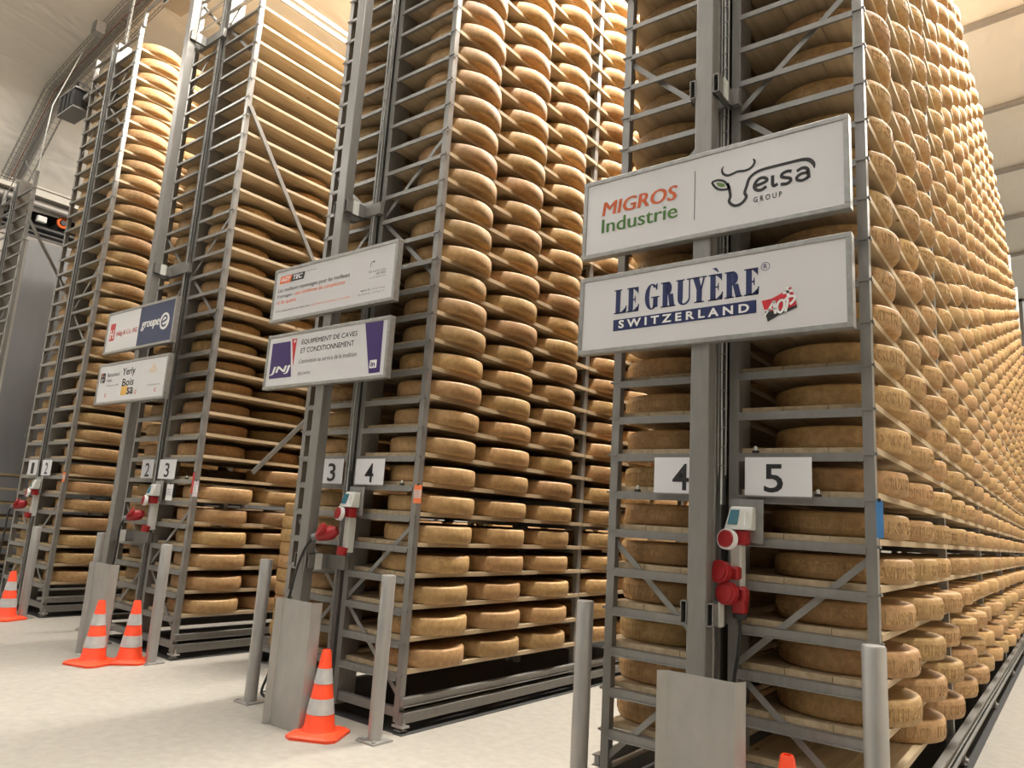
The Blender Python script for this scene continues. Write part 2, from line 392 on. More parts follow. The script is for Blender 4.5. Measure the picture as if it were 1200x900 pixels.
for rk, R in RACKS.items():
    root = empty('cheese_rack', (R['x'], YF, 0), R['rot']); tag(root, R['lab'][0], 'rack'); R['root'] = root
    H = R['top']; nk = int((H-.1-Z0)/DZ)+1
    R['nk'] = nk
    # front frame
    for (xa, xb, d) in ((-.048, 0, .05), (-RW, -RW+.048, .05)):
        b = MB().box(xa, xb, 0, .004, .06, H).box(xa, xa+.004, .004, d, .06, H).box(xb-.004, xb, .004, d, .06, H)
        b.build('post', STEEL, root)
    for (xa, xb) in ((-.70, -.648), (-.79, -.742)):
        MB().box(xa, xb, 0, .006, .06, H).box(xa, xa+.004, .006, .17, .06, H).box(xb-.004, xb, .006, .17, .06, H).build('centre_post', STEEL, root)
    for k in range(nk):
        z = ZL(k)
        b = MB(); rung_mb(b, -.648, -.046, z); b.box(-.046, .014, -.008, -.001, z-.004, z+.008); b.box(.006, .014, -.008, .03, z-.004, z+.008); b.build('rung', STEEL, root)
        b = MB(); rung_mb(b, -RW+.046, -.79, z); b.box(-RW-.014, -RW+.046, -.008, -.001, z-.004, z+.008); b.box(-RW-.014, -RW-.006, -.008, .03, z-.004, z+.008); b.build('rung', STEEL, root)
    for zc in (.80, 3.82, 6.82):
        for s in (-1, 1):
            ze = zc+s*.58
            if ze > H-.1: continue
            MB().bar((-.66, .022, zc+s*.02), (-.03, .022, ze), .032, .006).build('brace', STEEL, root)
            MB().bar((-.78, .022, zc+s*.02), (-RW+.03, .022, ze), .032, .006).build('brace', STEEL, root)
    # inner frames
    sup = MB()
    for j in range(1, R['n']+1):
        y = j*R['mod']
        for (xa, xb) in ((-.06, -.012), (-RW+.012, -RW+.06), (-.70, -.648), (-.79, -.742)):
            MB().box(xa, xb, y-.03, y+.03, .12, H-.1).build('inner_post', STEEL, root)
        for k in range(nk):
            z = ZL(k)
            sup.box(-.65, -.06, y-.03, y+.03, z-.03, z+.006); sup.box(-RW+.06, -.79, y-.03, y+.03, z-.03, z+.006)
    o = sup.build('shelf_bearer', STEEL, root); tag(o, kind='stuff')
    # running gear: side rails along the rack with feet at the frames
    L = R['n']*R['mod']
    for s, x in ((1, .0), (-1, -RW)):
        b = MB()
        def bb(a, c, y0, y1, z0, z1):
            p, q = sorted((x+s*a, x+s*c)); b.box(p, q, y0, y1, z0, z1)
        bb(.004, .034, .0, L, .165, .22); bb(.004, .05, .0, L, .215, .222); bb(.004, .05, .0, L, .165, .171)
        b.build('upper_side_rail', STEEL, root)
        b = MB(); bb(.004, .030, .0, L, .055, .13); bb(.0, .06, 0, L, .126, .132); b.build('lower_side_rail', STEEL, root)
        b = MB(); bb(.0, .085, -.04, L, .0, .004)
        b.build('floor_track', STONE, root)
        for j in range(R['n']+1):
            y = j*R['mod']+.02; c = x+s*.01
            b = MB().box(c-.05, c+.05, y-.035, y+.035, .035, .05).tube([(c+s*.025, y, .012), (c+s*.025, y, .09)], .009, 8).tube([(c-s*.025, y, .012), (c-s*.025, y, .09)], .009, 8)
            b.lathe([(.018, 0), (.018, .016)], 6, (c+s*.025, y, .05)); b.lathe([(.018, 0), (.018, .016)], 6, (c-s*.025, y, .05))
            b.box(c-.035, c+.035, y-.03, y+.03, .012, .018)
            b.build('foot_plate', BRUSH, root)
    MB().box(-RW, 0, -.03, L, .0, .003).build('pit_shade_sheet', DARK, root)  # flat dark sheet; the shade under the rack is put into its colour
    MB().bar((-RW+.05, .03, .12), (-.05, .03, .12), .06, .04).build('base_beam', STEEL_D, root)
    if rk in 'BZ':
        top = 5.62
        MB().bar((.012, .03, top), (.012, 1.82, top-1.41*1.79), .045, .02, (1, 0, 0)).build('side_brace', STEEL, root)
        MB().bar((.012, .60, 1.77), (.012, 1.82, top-1.41*1.79), .045, .02, (1, 0, 0)).build('side_brace', STEEL, root)
        if rk == 'B':
            for zz in (7.12, 7.02):
                MB().bar((.03, .0, zz), (.03, L, zz), .05, .03, (1, 0, 0)).build('top_rail', STEEL, root)
    # cable basket between the centre posts
    tr = MB()
    for x in (-.735, -.71): tr.tube([(x, -.02, 1.75), (x, -.02, H)], .003, 5)
    for x in (-.742, -.703): tr.tube([(x, -.045, 1.75), (x, -.045, H)], .003, 5)
    z = 1.8
    while z < H: tr.box(-.745, -.70, -.047, -.043, z-.002, z+.002).box(-.745, -.741, -.047, .0, z-.002, z+.002); z += .1
    tr.build('cable_basket', STEEL, root)
    for q, (x, rr, m_) in enumerate(((-.728, .006, WHPL), (-.716, .007, RUBBER))):
        P = [(x+.003*math.sin(i*1.7+q), -.034+.003*math.cos(i*2.1), 1.6+i*.31) for i in range(int((H-1.6)/.31)+1)]
        MB().tube(P, rr, 8).build('cable', m_, root, smooth=True)
    MB().tube([(-.772, -.018, .3), (-.772, -.018, H-.1)], .012, 10).build('conduit', ALU, root, smooth=True)
    # clamps that reach forward round the mast
    MX = {'D': -1.56, 'C': -4.715, 'B': -7.90, 'A': -11.05, 'Z': -14.2}[rk]-R['x']
    R['mx'] = MX
    for zc in (1.06, 3.9, 6.72):
        if zc > H or rk in 'ZA': continue
        b = MB()
        for s in (-1, 1):                      # open square tubes either side of the mast
            xc = MX+s*.068; y0, y1 = -.235, -.02
            b.box(xc-.017, xc+.017, y0, y1, zc-.055, zc-.050).box(xc-.017, xc+.017, y0, y1, zc+.050, zc+.055)
            b.box(xc-.017, xc-.012, y0, y1, zc-.055, zc+.055).box(xc+.012, xc+.017, y0, y1, zc-.055, zc+.055)
        b.build('mast_clamp', STEEL_D, root)
        MB().box(min(MX-.1, -.80), max(MX+.1, -.64), -.055, -.012, zc-.05, zc+.05).build('clamp_plate', STEEL_D, root)
        MB().box(MX+.086, MX+.094, -.175, -.115, zc-.058, zc+.058).build('slide_pad', WHPL, root)

# ------------------------------------------------------------------ cheese wheels and boards
WR, WH = .33, .122
def wheel_profile():
    h = WH; r = WR
    return [(r-.022, 0), (r-.008, .004), (r-.001, .014), (r+.003, h*.5), (r, h-.016), (r-.006, h-.005), (r-.018, h), (r-.04, h-.0015)]
def wheel_arrays(seg):
    b = MB().lathe(wheel_profile(), seg)
    return np.array(b.v, dtype=np.float32), b.f
wheelM = {}
def wheel_mesh(seg):
    if seg not in wheelM:
        b = MB().lathe(wheel_profile(), seg)
        me = bpy.data.meshes.new('cheese_wheel'); me.from_pydata(b.v, [], b.f); me.update(); me.materials.append(CHEESE)
        me.polygons.foreach_set('use_smooth', [True]*len(me.polygons)); me.set_sharp_from_angle(angle=math.radians(40))
        wheelM[seg] = me
    return wheelM[seg]

wheels = []   # (rk, side, k, colidx, pos)
boards = []   # (rk, side, k, module)
rnd = random.Random(3)
def colx(rk, side, k):
    if side == 'R': return -.238
    return -RW+.238
for rk, R in RACKS.items():
    kt = 33
    for side in 'RL':
        for j in range(R['n']):
            if side == 'L' and j > 1 and rk != 'B': continue
            for k in range(kt+1):
                if rk == 'Z' and k > 6: continue
                if rk == 'B' and side == 'R' and k > 30: continue
                if rk == 'B' and side == 'L' and k > 30: continue
                if rk == 'D' and j >= 4 and k > [0,0,0,0,33,31,28][j]: continue
                boards.append((rk, side, k, j))
                if rk == 'Z': continue
                for c in range(3):
                    ci = j*3+c
                    if rk == 'B' and side == 'R' and k > 6 and (ci < 1 and k > 19 or ci < 2 and k > 22 or k > 28): continue
                    if rk == 'B' and side == 'R' and k == 6 and ci == 0: continue
                    if rk == 'B' and side == 'L' and (k > 29 or (k > 22 and j == 0 and c < 2)): continue
                    if rk == 'D' and side == 'R' and k == 0 and ci == 0: continue
                    if rk == 'D' and j == 5 and k > 31-(c > 0): continue
                    if rk == 'D' and j == 6 and k > 28-c: continue
                    m = R['mod']; y = j*m + (.437+.773*c if rk == 'D' else .386+.683*c)
                    if ci == 0: y = max(y, .375)
                    x = colx(rk, side, k) - (0 if rk != 'D' or side == 'L' else .025 if k < 10 else .045) + rnd.uniform(-.012, .018)
                    if rk == 'B' and side == 'R' and k > 6: x -= .215
                    if rk == 'D' and side == 'R' and k <= 3: x += .02+rnd.uniform(-.01, .02)
                    wheels.append((rk, side, k, ci, RP(rk, x, y+rnd.uniform(-.012, .012), ZL(k)+.040)))
def project(p):
    d = p-CAM; zc = d.dot(fw)
    if zc < .2: return None
    return 600+862.14*d.dot(r2)/zc, 450-862.14*d.dot(u2)/zc, zc
def score(rk, side, ci, p):
    q = project(p)
    if q is None: return 0
    x, y, z = q
    if not (-20 < x < 1215 and -15 < y < 915): return 0
    if side == 'L' and not (rk == 'D' and ci == 0):
        if rk == 'B' : return .30/z if ci < 4 else 0
        return .25/z if ci == 0 else 0
    if rk == 'C' and x > 745: return 0
    if rk == 'B' and x > 395: return 0
    if rk == 'A' and x > 215: return 0
    vis = 1.0
    return vis/z
SN = {'R': 'right', 'L': 'left'}
def level_words(k):
    if k == 6: return 'level with cards'
    if k > 6: return '%s shelf above cards' % ORD[k-6]
    return '%s shelf below cards' % ORD[6-k]
def col_words(ci):
    return 'foremost' if ci == 0 else '%s from front' % NTH[ci+1]
order = sorted(range(len(wheels)), key=lambda i: -score(wheels[i][0], wheels[i][1], wheels[i][3], wheels[i][4]))
sel = order[:290]; rest = order[290:]
# embossed rim lettering, wrapped round the rind
def rim_lettering():
    v, f = text_mesh('LE GRUYERE AOP LE GRUYERE SWITZERLAND AOP LE GRUYERE LE GRUYERE AOP', .01)
    ax = min(p[0] for p in v); bx = max(p[0] for p in v)
    az = min(p[1] for p in v); bz = max(p[1] for p in v); P = []
    F = [t for t in f]
    for lay in (0, 1):
        for (a, b_) in v:
            t = (a-ax)/(bx-ax)*2*PI*.97; rr = WR+(.0042 if lay else .0)
            z = .032 + (b_-az)/(bz-az)*.058
            P.append((rr*math.cos(t), rr*math.sin(t), z))
    n = len(v)
    me = bpy.data.meshes.new('rim_lettering')
    from collections import Counter
    ec = Counter()
    for t in F:
        for i in range(len(t)): ec[tuple(sorted((t[i], t[(i+1) % len(t)])))] += 1
    FF = [tuple(n+i for i in t) for t in F]
    for (a, c), m in ec.items():
        if m == 1: FF.append((a, c, n+c, n+a))
    me.from_pydata(P, [], FF); me.update(); me.materials.append(CHEESE)
    return me
RIM = rim_lettering()
nl = 0
for i in sel:
    rk, side, k, ci, p = wheels[i]
    q = project(p)
    o = bpy.data.objects.new('round_cheese', wheel_mesh(64 if q[2] < 7 else 40)); col.objects.link(o); o.location = p; o.rotation_euler = (0, 0, rnd.uniform(0, 6.28))
    tag(o, 'cheese wheel, %s side of %s rack, %s, %s' % (SN[side], RACKS[rk]['lab'][1], level_words(k), col_words(ci)), 'cheese', 'cheese wheels on the racks')
    if rk == 'D' and q[2] < 6.6 and k < 24:
        l = bpy.data.objects.new('rim_lettering', RIM); col.objects.link(l); l.parent = o; l['label'] = 'raised lettering round the rind'; nl += 1
V, F0 = wheel_arrays(24); nv = len(V)
loops = []; starts = []; tot = []
allv = np.zeros((len(rest), nv, 3), np.float32); tint = np.zeros((len(rest), nv), np.float32)
for a, i in enumerate(rest):
    p = wheels[i][4]; t = rnd.uniform(0, 6.28); c, s = math.cos(t), math.sin(t)
    allv[a, :, 0] = V[:, 0]*c-V[:, 1]*s+p.x; allv[a, :, 1] = V[:, 0]*s+V[:, 1]*c+p.y; allv[a, :, 2] = V[:, 2]+p.z; tint[a, :] = rnd.random()
ff = []
for a in range(len(rest)):
    ff += [tuple(a*nv+q for q in f) for f in F0]
me = bpy.data.meshes.new('cheese_wheels'); me.from_pydata(allv.reshape(-1, 3).tolist(), [], ff); me.update(); me.materials.append(CHEESE)
at = me.attributes.new('tint', 'FLOAT', 'POINT'); at.data.foreach_set('value', tint.reshape(-1))
me.polygons.foreach_set('use_smooth', [True]*len(me.polygons)); me.set_sharp_from_angle(angle=math.radians(40))
o = bpy.data.objects.new('cheese_wheels', me); col.objects.link(o)
tag(o, 'all the further cheese wheels filling the depths of the racks', 'cheese wheels', None, 'stuff')

# boards: three planks side by side per shelf bay
def board_mb(b, rk, side, j, k, world=False):
    m = RACKS[rk]['mod']; y0 = j*m+(.05 if j == 0 else .012); y1 = (j+1)*m-.006
    xs = (-.655, .004) if side == 'R' else (-RW-.004, -.765)
    n0 = len(b.v); z = ZL(k)+.0095; wd = (xs[1]-xs[0])/3
    for q in range(3):
        b.box(xs[0]+q*wd+.0015, xs[0]+(q+1)*wd-.0015, y0, y1, z, z+.030)
    if world:
        for i in range(n0, len(b.v)):
            p = b.v[i]; b.v[i] = tuple(RP(rk, *p))
def bscore(t):
    rk, side, k, j = t
    p = RP(rk, -.0 if side == 'R' else -RW, (j+.3)*RACKS[rk]['mod'], ZL(k)); s = score(rk, side, 0 if side == 'R' else j*3, p)
    if rk == 'Z' and side == 'L': s = 0
    return s
bo = sorted(boards, key=lambda t: -bscore(t)); bsel = bo[:290]; brest = bo[290:]
BAY = ['front', '2nd', '3rd', '4th', '5th', '6th', '7th']
for (rk, side, k, j) in bsel:
    b = MB(); board_mb(b, rk, side, j, k)
    o = b.build('shelf_board', WOOD); o.location = (RACKS[rk]['x'], YF, 0); o.rotation_euler = (0, 0, RACKS[rk]['rot'])
    # put the origin on the board itself
    off = Vector((-.3 if side == 'R' else -1.1, (j+.5)*RACKS[rk]['mod'], ZL(k))); o.data.transform(Matrix.Translation(-off)); o.location = RP(rk, *off)
    lab = 'wooden board, %s side of %s rack, %s, %s bay' % (SN[side], RACKS[rk]['lab'][1], level_words(k), BAY[j])
    if rk == 'Z': lab = 'bare wooden board, rack at left edge, %s, %s bay' % (level_words(k), BAY[j])
    tag(o, lab, 'shelf board', 'wooden shelf boards')
b = MB()
for t in brest: board_mb(b, t[0], t[1], t[3], t[2], True)
o = b.build('shelf_boards', WOOD); tag(o, 'all the further wooden shelf boards deep in the racks', 'shelf boards', None, 'stuff')

# ------------------------------------------------------------------ masts, guards, bollards
MASTX = {'D': -1.56, 'C': -4.715, 'B': -7.90, 'A': -11.05}
NAMES = {'D': 'right-hand rack', 'C': 'rack with cards 3 and 4', 'B': 'rack with cards 2 and 3', 'A': 'rack with cards 1 and 2'}
for rk, x in MASTX.items():
    if rk == 'A': continue
    r = empty('steel_mast', (x, 3.572, 0)); tag(r, 'square steel mast holding %s' % {'D': 'the two largest signs', 'C': 'the sign with purple blocks', 'B': 'the half blue sign'}[rk], 'mast')
    MB().box(-.05, .05, -.045, .045, .02, 9.2).build('column', STEEL_D, r, bevel=.006)
    MB().box(-.10, .10, -.11, .11, 0, .02).build('base_plate', STEEL_D, r)
GX = {'D': (-1.42, 3.25), 'C': (-4.335, 3.25), 'B': (-7.34, 3.27)}
for rk, (x, y) in GX.items():
    r = empty('mast_guard', (x, y, 0)); tag(r, 'bent steel guard plate %s' % {'D': 'at the bottom of the nearest rack', 'C': 'with a black cable hanging down beside it', 'B': 'left of the pair of cones'}[rk], 'guard plate')
    b = MB(); P = [(-.185, -.035), (-.15, 0), (.165, .0), (.185, .07)]
    for i in range(3):
        (xa, ya), (xb, yb) = P[i], P[i+1]
        z1 = .825
        b.hexa([(xa, ya, 0), (xb, yb, 0), (xb, yb+.006, 0), (xa, ya+.006, 0), (xa, ya, z1), (xb, yb, z1), (xb, yb+.006, z1), (xa, ya+.006, z1)])
    b.build('plate', BRUSH, r)
    MB().box(-.15, .16, .006, .09, 0, .01).build('foot', BRUSH, r)
BOL = [(-.735, 3.40, 'right of the number 5 side of the right-hand rack'), (-2.24, 3.60, 'left of the right-hand rack at its number 4 side'),
       (-5.055, 3.47, 'left of the rack with cards 3 and 4'), (-3.745, 3.53, 'beside the cone right of the rack with cards 3 and 4'),
       (-6.74, 3.55, 'right of the two cones before the rack with cards 2 and 3'), (-8.7, 3.82, 'behind the steel guard of the rack with cards 2 and 3'),
       (-9.83, 3.575, 'right of the leftmost traffic cone')]
for (x, y, lab) in BOL:
    r = empty('bollard', (x, y, 0)); tag(r, 'round steel bollard %s' % lab, 'bollard', 'steel bollards')
    MB().lathe([(.047, .01), (.047, 1.035), (.043, 1.042), (.01, 1.045)], 28).build('tube', BRUSH, r, smooth=True)
    MB().box(-.085, .085, -.085, .085, 0, .012).build('base_plate', BRUSH, r)
    MB().lathe([(.014, 0), (.014, .012)], 6, (.065, -.065, .012)).lathe([(.014, 0), (.014, .012)], 6, (-.065, -.065, .012)).build('bolt', BRUSH, r)

# traffic cones
def cone(x, y, rz, label, base=.17, tilt=0):
    r = empty('traffic_cone', (x, y, 0), rz); tag(r, label, 'traffic cone', 'orange and white traffic cones')
    b = MB()
    N = 8; pts = []
    for (zz, hw, ch) in ((0, base, .045), (.018, base, .045), (.028, base-.02, .05), (.036, .115, .05)):
        n = len(b.v)
        for (sx, sy, o_) in ((1, -1, 0), (1, -1, 1), (1, 1, 0), (1, 1, 1), (-1, 1, 0), (-1, 1, 1), (-1, -1, 0), (-1, -1, 1)):
            if sx*sy < 0: px, py = (hw-ch, hw) if o_ == 0 else (hw, hw-ch)
            else: px, py = (hw, hw-ch) if o_ == 0 else (hw-ch, hw)
            b.v.append((sx*px, sy*py, zz))
    for i in range(3):
        for k in range(8):
            k2 = (k+1) % 8; b.f.append((i*8+k, i*8+k2, (i+1)*8+k2, (i+1)*8+k))
    b.f.append(tuple(reversed(range(8)))); b.f.append(tuple(24+k for k in range(8)))
    b.build('base', ORANGE, r)
    rad = lambda z: .105-(z-.03)/.50*(.105-.030)
    body = MB(); body.lathe([(rad(.03)+.012, .034), (rad(.06), .06), (rad(.53), .525), (rad(.54)-.004, .535), (.02, .535), (.018, .50)], 32)
    body.build('cone_body', ORANGE, r, smooth=True)
    for (a, c) in ((.14, .235), (.325, .42)):
        MB().lathe([(rad(a)+.002, a), (rad(c)+.002, c)], 32, cap=False).build('reflective_band', REFL, r, smooth=True)
cone(-4.075, 3.34, .5, 'orange cone with two white bands beside the rack with cards 3 and 4')
cone(-6.99, 3.16, .3, 'bright orange cone standing right of the guard of rack 2-3', .18)
cone(-6.87, 3.42, .9, 'darker orange cone squeezed against the bollard of rack 2-3', .15)
cone(-9.80, 3.40, .4, 'orange cone at the left edge beside the far bollard', .17)
cone(-1.10, 3.45, .2, 'orange cone at the foot of the right-hand rack, only its tip showing', .17)

# ------------------------------------------------------------------ signs
def sign(name, x0, x1, z0, z1, label, paper=WHITEP):
    cx, cz = (x0+x1)/2, (z0+z1)/2
    r = empty(name, (0, 0, 0)); tag(r, label, 'sign', 'sponsor signs on the masts')
    r.location = (cx, 3.5, cz)
    W, Hh, t = (x1-x0)/2, (z1-z0)/2, .027
    b = MB().box(-W, W, 0, .055, Hh-t, Hh).box(-W, W, 0, .055, -Hh, -Hh+t).box(-W, -W+t, 0, .055, -Hh+t, Hh-t).box(W-t, W, 0, .055, -Hh+t, Hh-t)
    b.build('frame', ALU, r, bevel=.003)
    pan = MB().box(-W+t, W-t, .006, .05, -Hh+t, Hh-t).build('panel', paper, r)
    for s in (-1, 1): MB().box(-.12, .12, .055, .068, s*Hh*.6-.02, s*Hh*.6+.02).build('bracket', STEEL_D, r)
    return pan, cx, cz
class SG:
    def __init__(s, *a): s.r, s.cx, s.cz = sign(*a)
    def t(s, txt, x0, x1, z0, z1, m, wgt=0., shear=0., lab=None, lay=0, bold=0.):
        o = text(txt, x0-s.cx, x1-s.cx, z0-s.cz, z1-s.cz, .004-.0012*lay, m, s.r, wgt, shear, 'lettering', bold)
        if lab: o['label'] = lab
        return o
    def p(s, name, polys, m, lay=0):
        return flat(name, [[(x-s.cx, z-s.cz) for x, z in p] for p in polys], .0048-.0012*lay, m, s.r)
    def rings(s, name, lst, m, lay=0):
        b = MB()
        for (cx, cz, rx, rz, th, *a) in lst: ring_poly(b, cx-s.cx, cz-s.cz, rx, rz, th, .0045-.0012*lay, *a)
        return b.build(name, m, s.r)
    def st(s, name, lst, m, lay=0):
        b = MB()
        for pts, wd in lst: stroke(b, [(x-s.cx, z-s.cz) for x, z in pts], wd, .0045-.0012*lay)
        return b.build(name, m, s.r)

# --- sign: orange and green words | cow head
S = SG('sponsor_sign', -2.306, -.806, 2.999, 3.487, 'white sign with orange and green words beside a black cow head')
S.t('MIGROS', -2.173, -1.694, 3.249, 3.335, MIGR, 0, .012, 'orange lettering', 0, .0035)
S.t('Industrie', -2.173, -1.694, 3.142, 3.228, GREEN, .0, .0, 'green lettering', 0, .0022)
S.p('divider', [[(-1.595, 3.105), (-1.591, 3.105), (-1.591, 3.39), (-1.595, 3.39)]], BLACK)
S.st('cow_outline', [([(-1.431, 3.374), (-1.44, 3.357), (-1.433, 3.332), (-1.408, 3.316), (-1.381, 3.319), (-1.354, 3.325), (-1.32, 3.320), (-1.293, 3.323), (-1.272, 3.338), (-1.264, 3.358), (-1.272, 3.375)], [.004, .009, .012, .012, .012, .012, .012, .012, .012, .011, .006]),
    ([(-1.411, 3.272), (-1.402, 3.25), (-1.397, 3.225), (-1.393, 3.195), (-1.399, 3.166), (-1.38, 3.142), (-1.356, 3.135), (-1.329, 3.144), (-1.308, 3.17), (-1.316, 3.197), (-1.306, 3.23), (-1.293, 3.268), (-1.267, 3.290), (-1.231, 3.301), (-1.165, 3.304), (-1.09, 3.304), (-1.027, 3.303), (-.993, 3.294), (-.972, 3.270), (-.967, 3.243)], [.014]*16+[.016, .018, .016, .004]),
    ([(-1.496, 3.299), (-1.466, 3.303), (-1.433, 3.291), (-1.411, 3.267), (-1.402, 3.242), (-1.427, 3.24), (-1.46, 3.251), (-1.482, 3.273), (-1.496, 3.299)], .011)], BLACK)
S.p('leaf_ear', [[(-1.474, 3.289), (-1.46, 3.268), (-1.443, 3.258), (-1.42, 3.257), (-1.427, 3.273), (-1.443, 3.283), (-1.458, 3.289)]], LEAF)
S.st('logo_lettering', [
    ([(-1.258, 3.220), (-1.205, 3.232), (-1.207, 3.250), (-1.232, 3.257), (-1.256, 3.243), (-1.266, 3.218), (-1.256, 3.198), (-1.232, 3.191), (-1.203, 3.204)], .015),
    ([(-1.172, 3.257), (-1.172, 3.212), (-1.165, 3.198), (-1.146, 3.204)], .015),
    ([(-1.077, 3.255), (-1.098, 3.260), (-1.122, 3.253), (-1.126, 3.238), (-1.108, 3.228), (-1.086, 3.219), (-1.083, 3.204), (-1.102, 3.194), (-1.132, 3.198)], .015),
    ([(-1.052, 3.248), (-1.024, 3.258), (-1.000, 3.246), (-.995, 3.197)], .015),
    ([(-.997, 3.228), (-1.03, 3.229), (-1.051, 3.216), (-1.048, 3.200), (-1.025, 3.193), (-.998, 3.203)], .014)], BLACK)
S.t('G R O U P', -1.27, -1.125, 3.130, 3.160, BLACK, .015)
# --- sign: serif word over navy bar
S = SG('sponsor_sign', -2.304, -.805, 2.417, 2.880, 'white sign with navy serif words over a navy bar and red flag')
ST, TH = .030, .008
def serifs(L):
    P = []
    def rect(x0, x1, z0, z1): P.append([(x0, z0), (x1, z0), (x1, z1), (x0, z1)])
    def stem(x, z0=2.636, z1=2.778):
        rect(x, x+ST, z0, z1); rect(x-.010, x+ST+.010, z0, z0+.007); rect(x-.010, x+ST+.010, z1-.007, z1)
    z0, z1 = 2.636, 2.778
    def tri(*p): P.append(list(p))
    for ch, x, x2 in L:
        if ch in 'LEF\u00c8':
            stem(x+.010)
            rect(x+.04, x2, z0, z0+TH); tri((x2-.012, z0), (x2+.002, z0), (x2+.006, z0+.042), (x2, z0+.042)); tri((x2-.03, z0+TH), (x2-.002, z0+TH), (x2+.002, z0+.035))
            if ch != 'L':
                rect(x+.04, x2-.004, z1-TH, z1); tri((x2-.006, z1), (x2-.004, z1-.040), (x2+.0, z1-.040), (x2, z1)); tri((x2-.03, z1-TH), (x2-.003, z1-.035), (x2-.002, z1-TH))
                rect(x+.04, x2-.022, 2.703, 2.711); tri((x2-.026, 2.707), (x2-.020, 2.685), (x2-.017, 2.685), (x2-.017, 2.729), (x2-.020, 2.729))
            if ch == '\u00c8': tri((x+.020, 2.812), (x+.045, 2.812), (x+.058, 2.787), (x+.052, 2.787))
        if ch == 'R':
            stem(x+.010); 
            n = 14; cx = x+.040; cz = 2.741; rx, rz = x2-.014-cx, .037
            out = [(cx+rx*math.cos(a), cz+rz*math.sin(a)) for a in [PI/2-PI*i/n for i in range(n+1)]]
            inn = [(cx+(rx-ST)*math.cos(a), cz+(rz-TH)*math.sin(a)) for a in [PI/2-PI*i/n for i in range(n+1)]]
            for i in range(n): tri(out[i], out[i+1], inn[i+1], inn[i])
            tri((x+.042, 2.708), (x+.072, 2.708), (x2+.002, 2.645), (x2+.006, 2.636), (x2-.026, 2.636))
            rect(x2-.028, x2+.010, 2.636, 2.642)
        if ch == 'G':
            n = 26; cx = (x+x2)/2+.002; cz = 2.707; rx, rz = (x2-x)/2, .074
            A = [math.radians(48)+math.radians(264)*i/n for i in range(n+1)]
            for i in range(n):
                q = []
                for a in (A[i], A[i+1]): q.append((cx+rx*math.cos(a), cz+rz*math.sin(a)))
                for a in (A[i+1], A[i]): q.append((cx+(rx-ST+.002)*math.cos(a), cz+(rz-TH)*math.sin(a)))
                tri(*q)
            rect(x2-.032, x2-.004, 2.645, 2.705); rect(x2-.044, x2+.006, 2.699, 2.706)
            tri((x2-.012, 2.742), (x2-.008, 2.742), (x2-.006, 2.780), (x2-.011, 2.780), (x2-.022, 2.762))
        if ch == 'U':
            rect(x+.008, x+.008+ST, 2.670, z1); rect(x-.002, x+.048, z1-.007, z1)
            rect(x2-.014, x2-.006, 2.670, z1); rect(x2-.026, x2+.004, z1-.007, z1)
            n = 14; cx = (x+.008+x2-.006)/2; rx = (x2-.006-x-.008)/2
            for i in range(n):
                a, c = PI+PI*i/n, PI+PI*(i+1)/n
                wa, wc = ST*(1-i/n)+TH*i/n, ST*(1-(i+1)/n)+TH*(i+1)/n
                tri((cx+rx*math.cos(a), 2.671+.037*math.sin(a)), (cx+rx*math.cos(c), 2.671+.037*math.sin(c)), (cx+(rx-wc)*math.cos(c), 2.671+.028*math.sin(c)), (cx+(rx-wa)*math.cos(a), 2.671+.028*math.sin(a)))
        if ch == 'Y':
            xm = (x+x2)/2-.002; rect(xm-.012, xm+.018, z0, 2.71); rect(xm-.024, xm+.030, z0, z0+.007)
            tri((x+.004, z1), (x+.038, z1), (xm+.018, 2.708), (xm-.012, 2.708)); rect(x-.006, x+.048, z1-.007, z1)
            tri((x2-.016, z1), (x2-.006, z1), (xm+.018, 2.706), (xm+.010, 2.712)); rect(x2-.030, x2+.004, z1-.007, z1)
    return P
LW = [('L', -2.072, -1.996), ('E', -1.990, -1.918), ('G', -1.880, -1.795), ('R', -1.780, -1.702), ('U', -1.690, -1.604), ('Y', -1.600, -1.520), ('\u00c8', -1.508, -1.434), ('R', -1.420, -1.335), ('E', -1.318, -1.246)]
S.p('serif_lettering', serifs(LW), NAVY)
S.p('navy_bar', [[(-2.073, 2.536), (-1.255, 2.541), (-1.255, 2.609), (-2.073, 2.602)]], NAVY)
S.t('S W I T Z E R L A N D', -2.038, -1.291, 2.549, 2.596, WHITEPR, .03, 0, 'white lettering', 1)
S.rings('registered_mark', [(-1.209, 2.776, .0225, .0225, .003)], NAVY)
S.t('R', -1.218, -1.199, 2.764, 2.788, NAVY, .01)
S.p('flag_red', [[(-1.212, 2.541), (-1.154, 2.539), (-1.10, 2.545), (-1.058, 2.556), (-1.069, 2.60), (-1.085, 2.652), (-1.139, 2.621), (-1.18, 2.604), (-1.229, 2.599)]], REDP)
S.p('flag_black', [[(-1.198, 2.487), (-1.150, 2.512), (-1.10, 2.528), (-1.056, 2.543), (-1.058, 2.556), (-1.10, 2.545), (-1.154, 2.539), (-1.212, 2.541)]], BLACK, 1)
S.p('flag_cross', [[(-1.123, 2.617), (-1.077, 2.625), (-1.079, 2.639), (-1.125, 2.631)], [(-1.104, 2.603), (-1.090, 2.606), (-1.098, 2.655), (-1.112, 2.652)]], WHITEPR, 1)
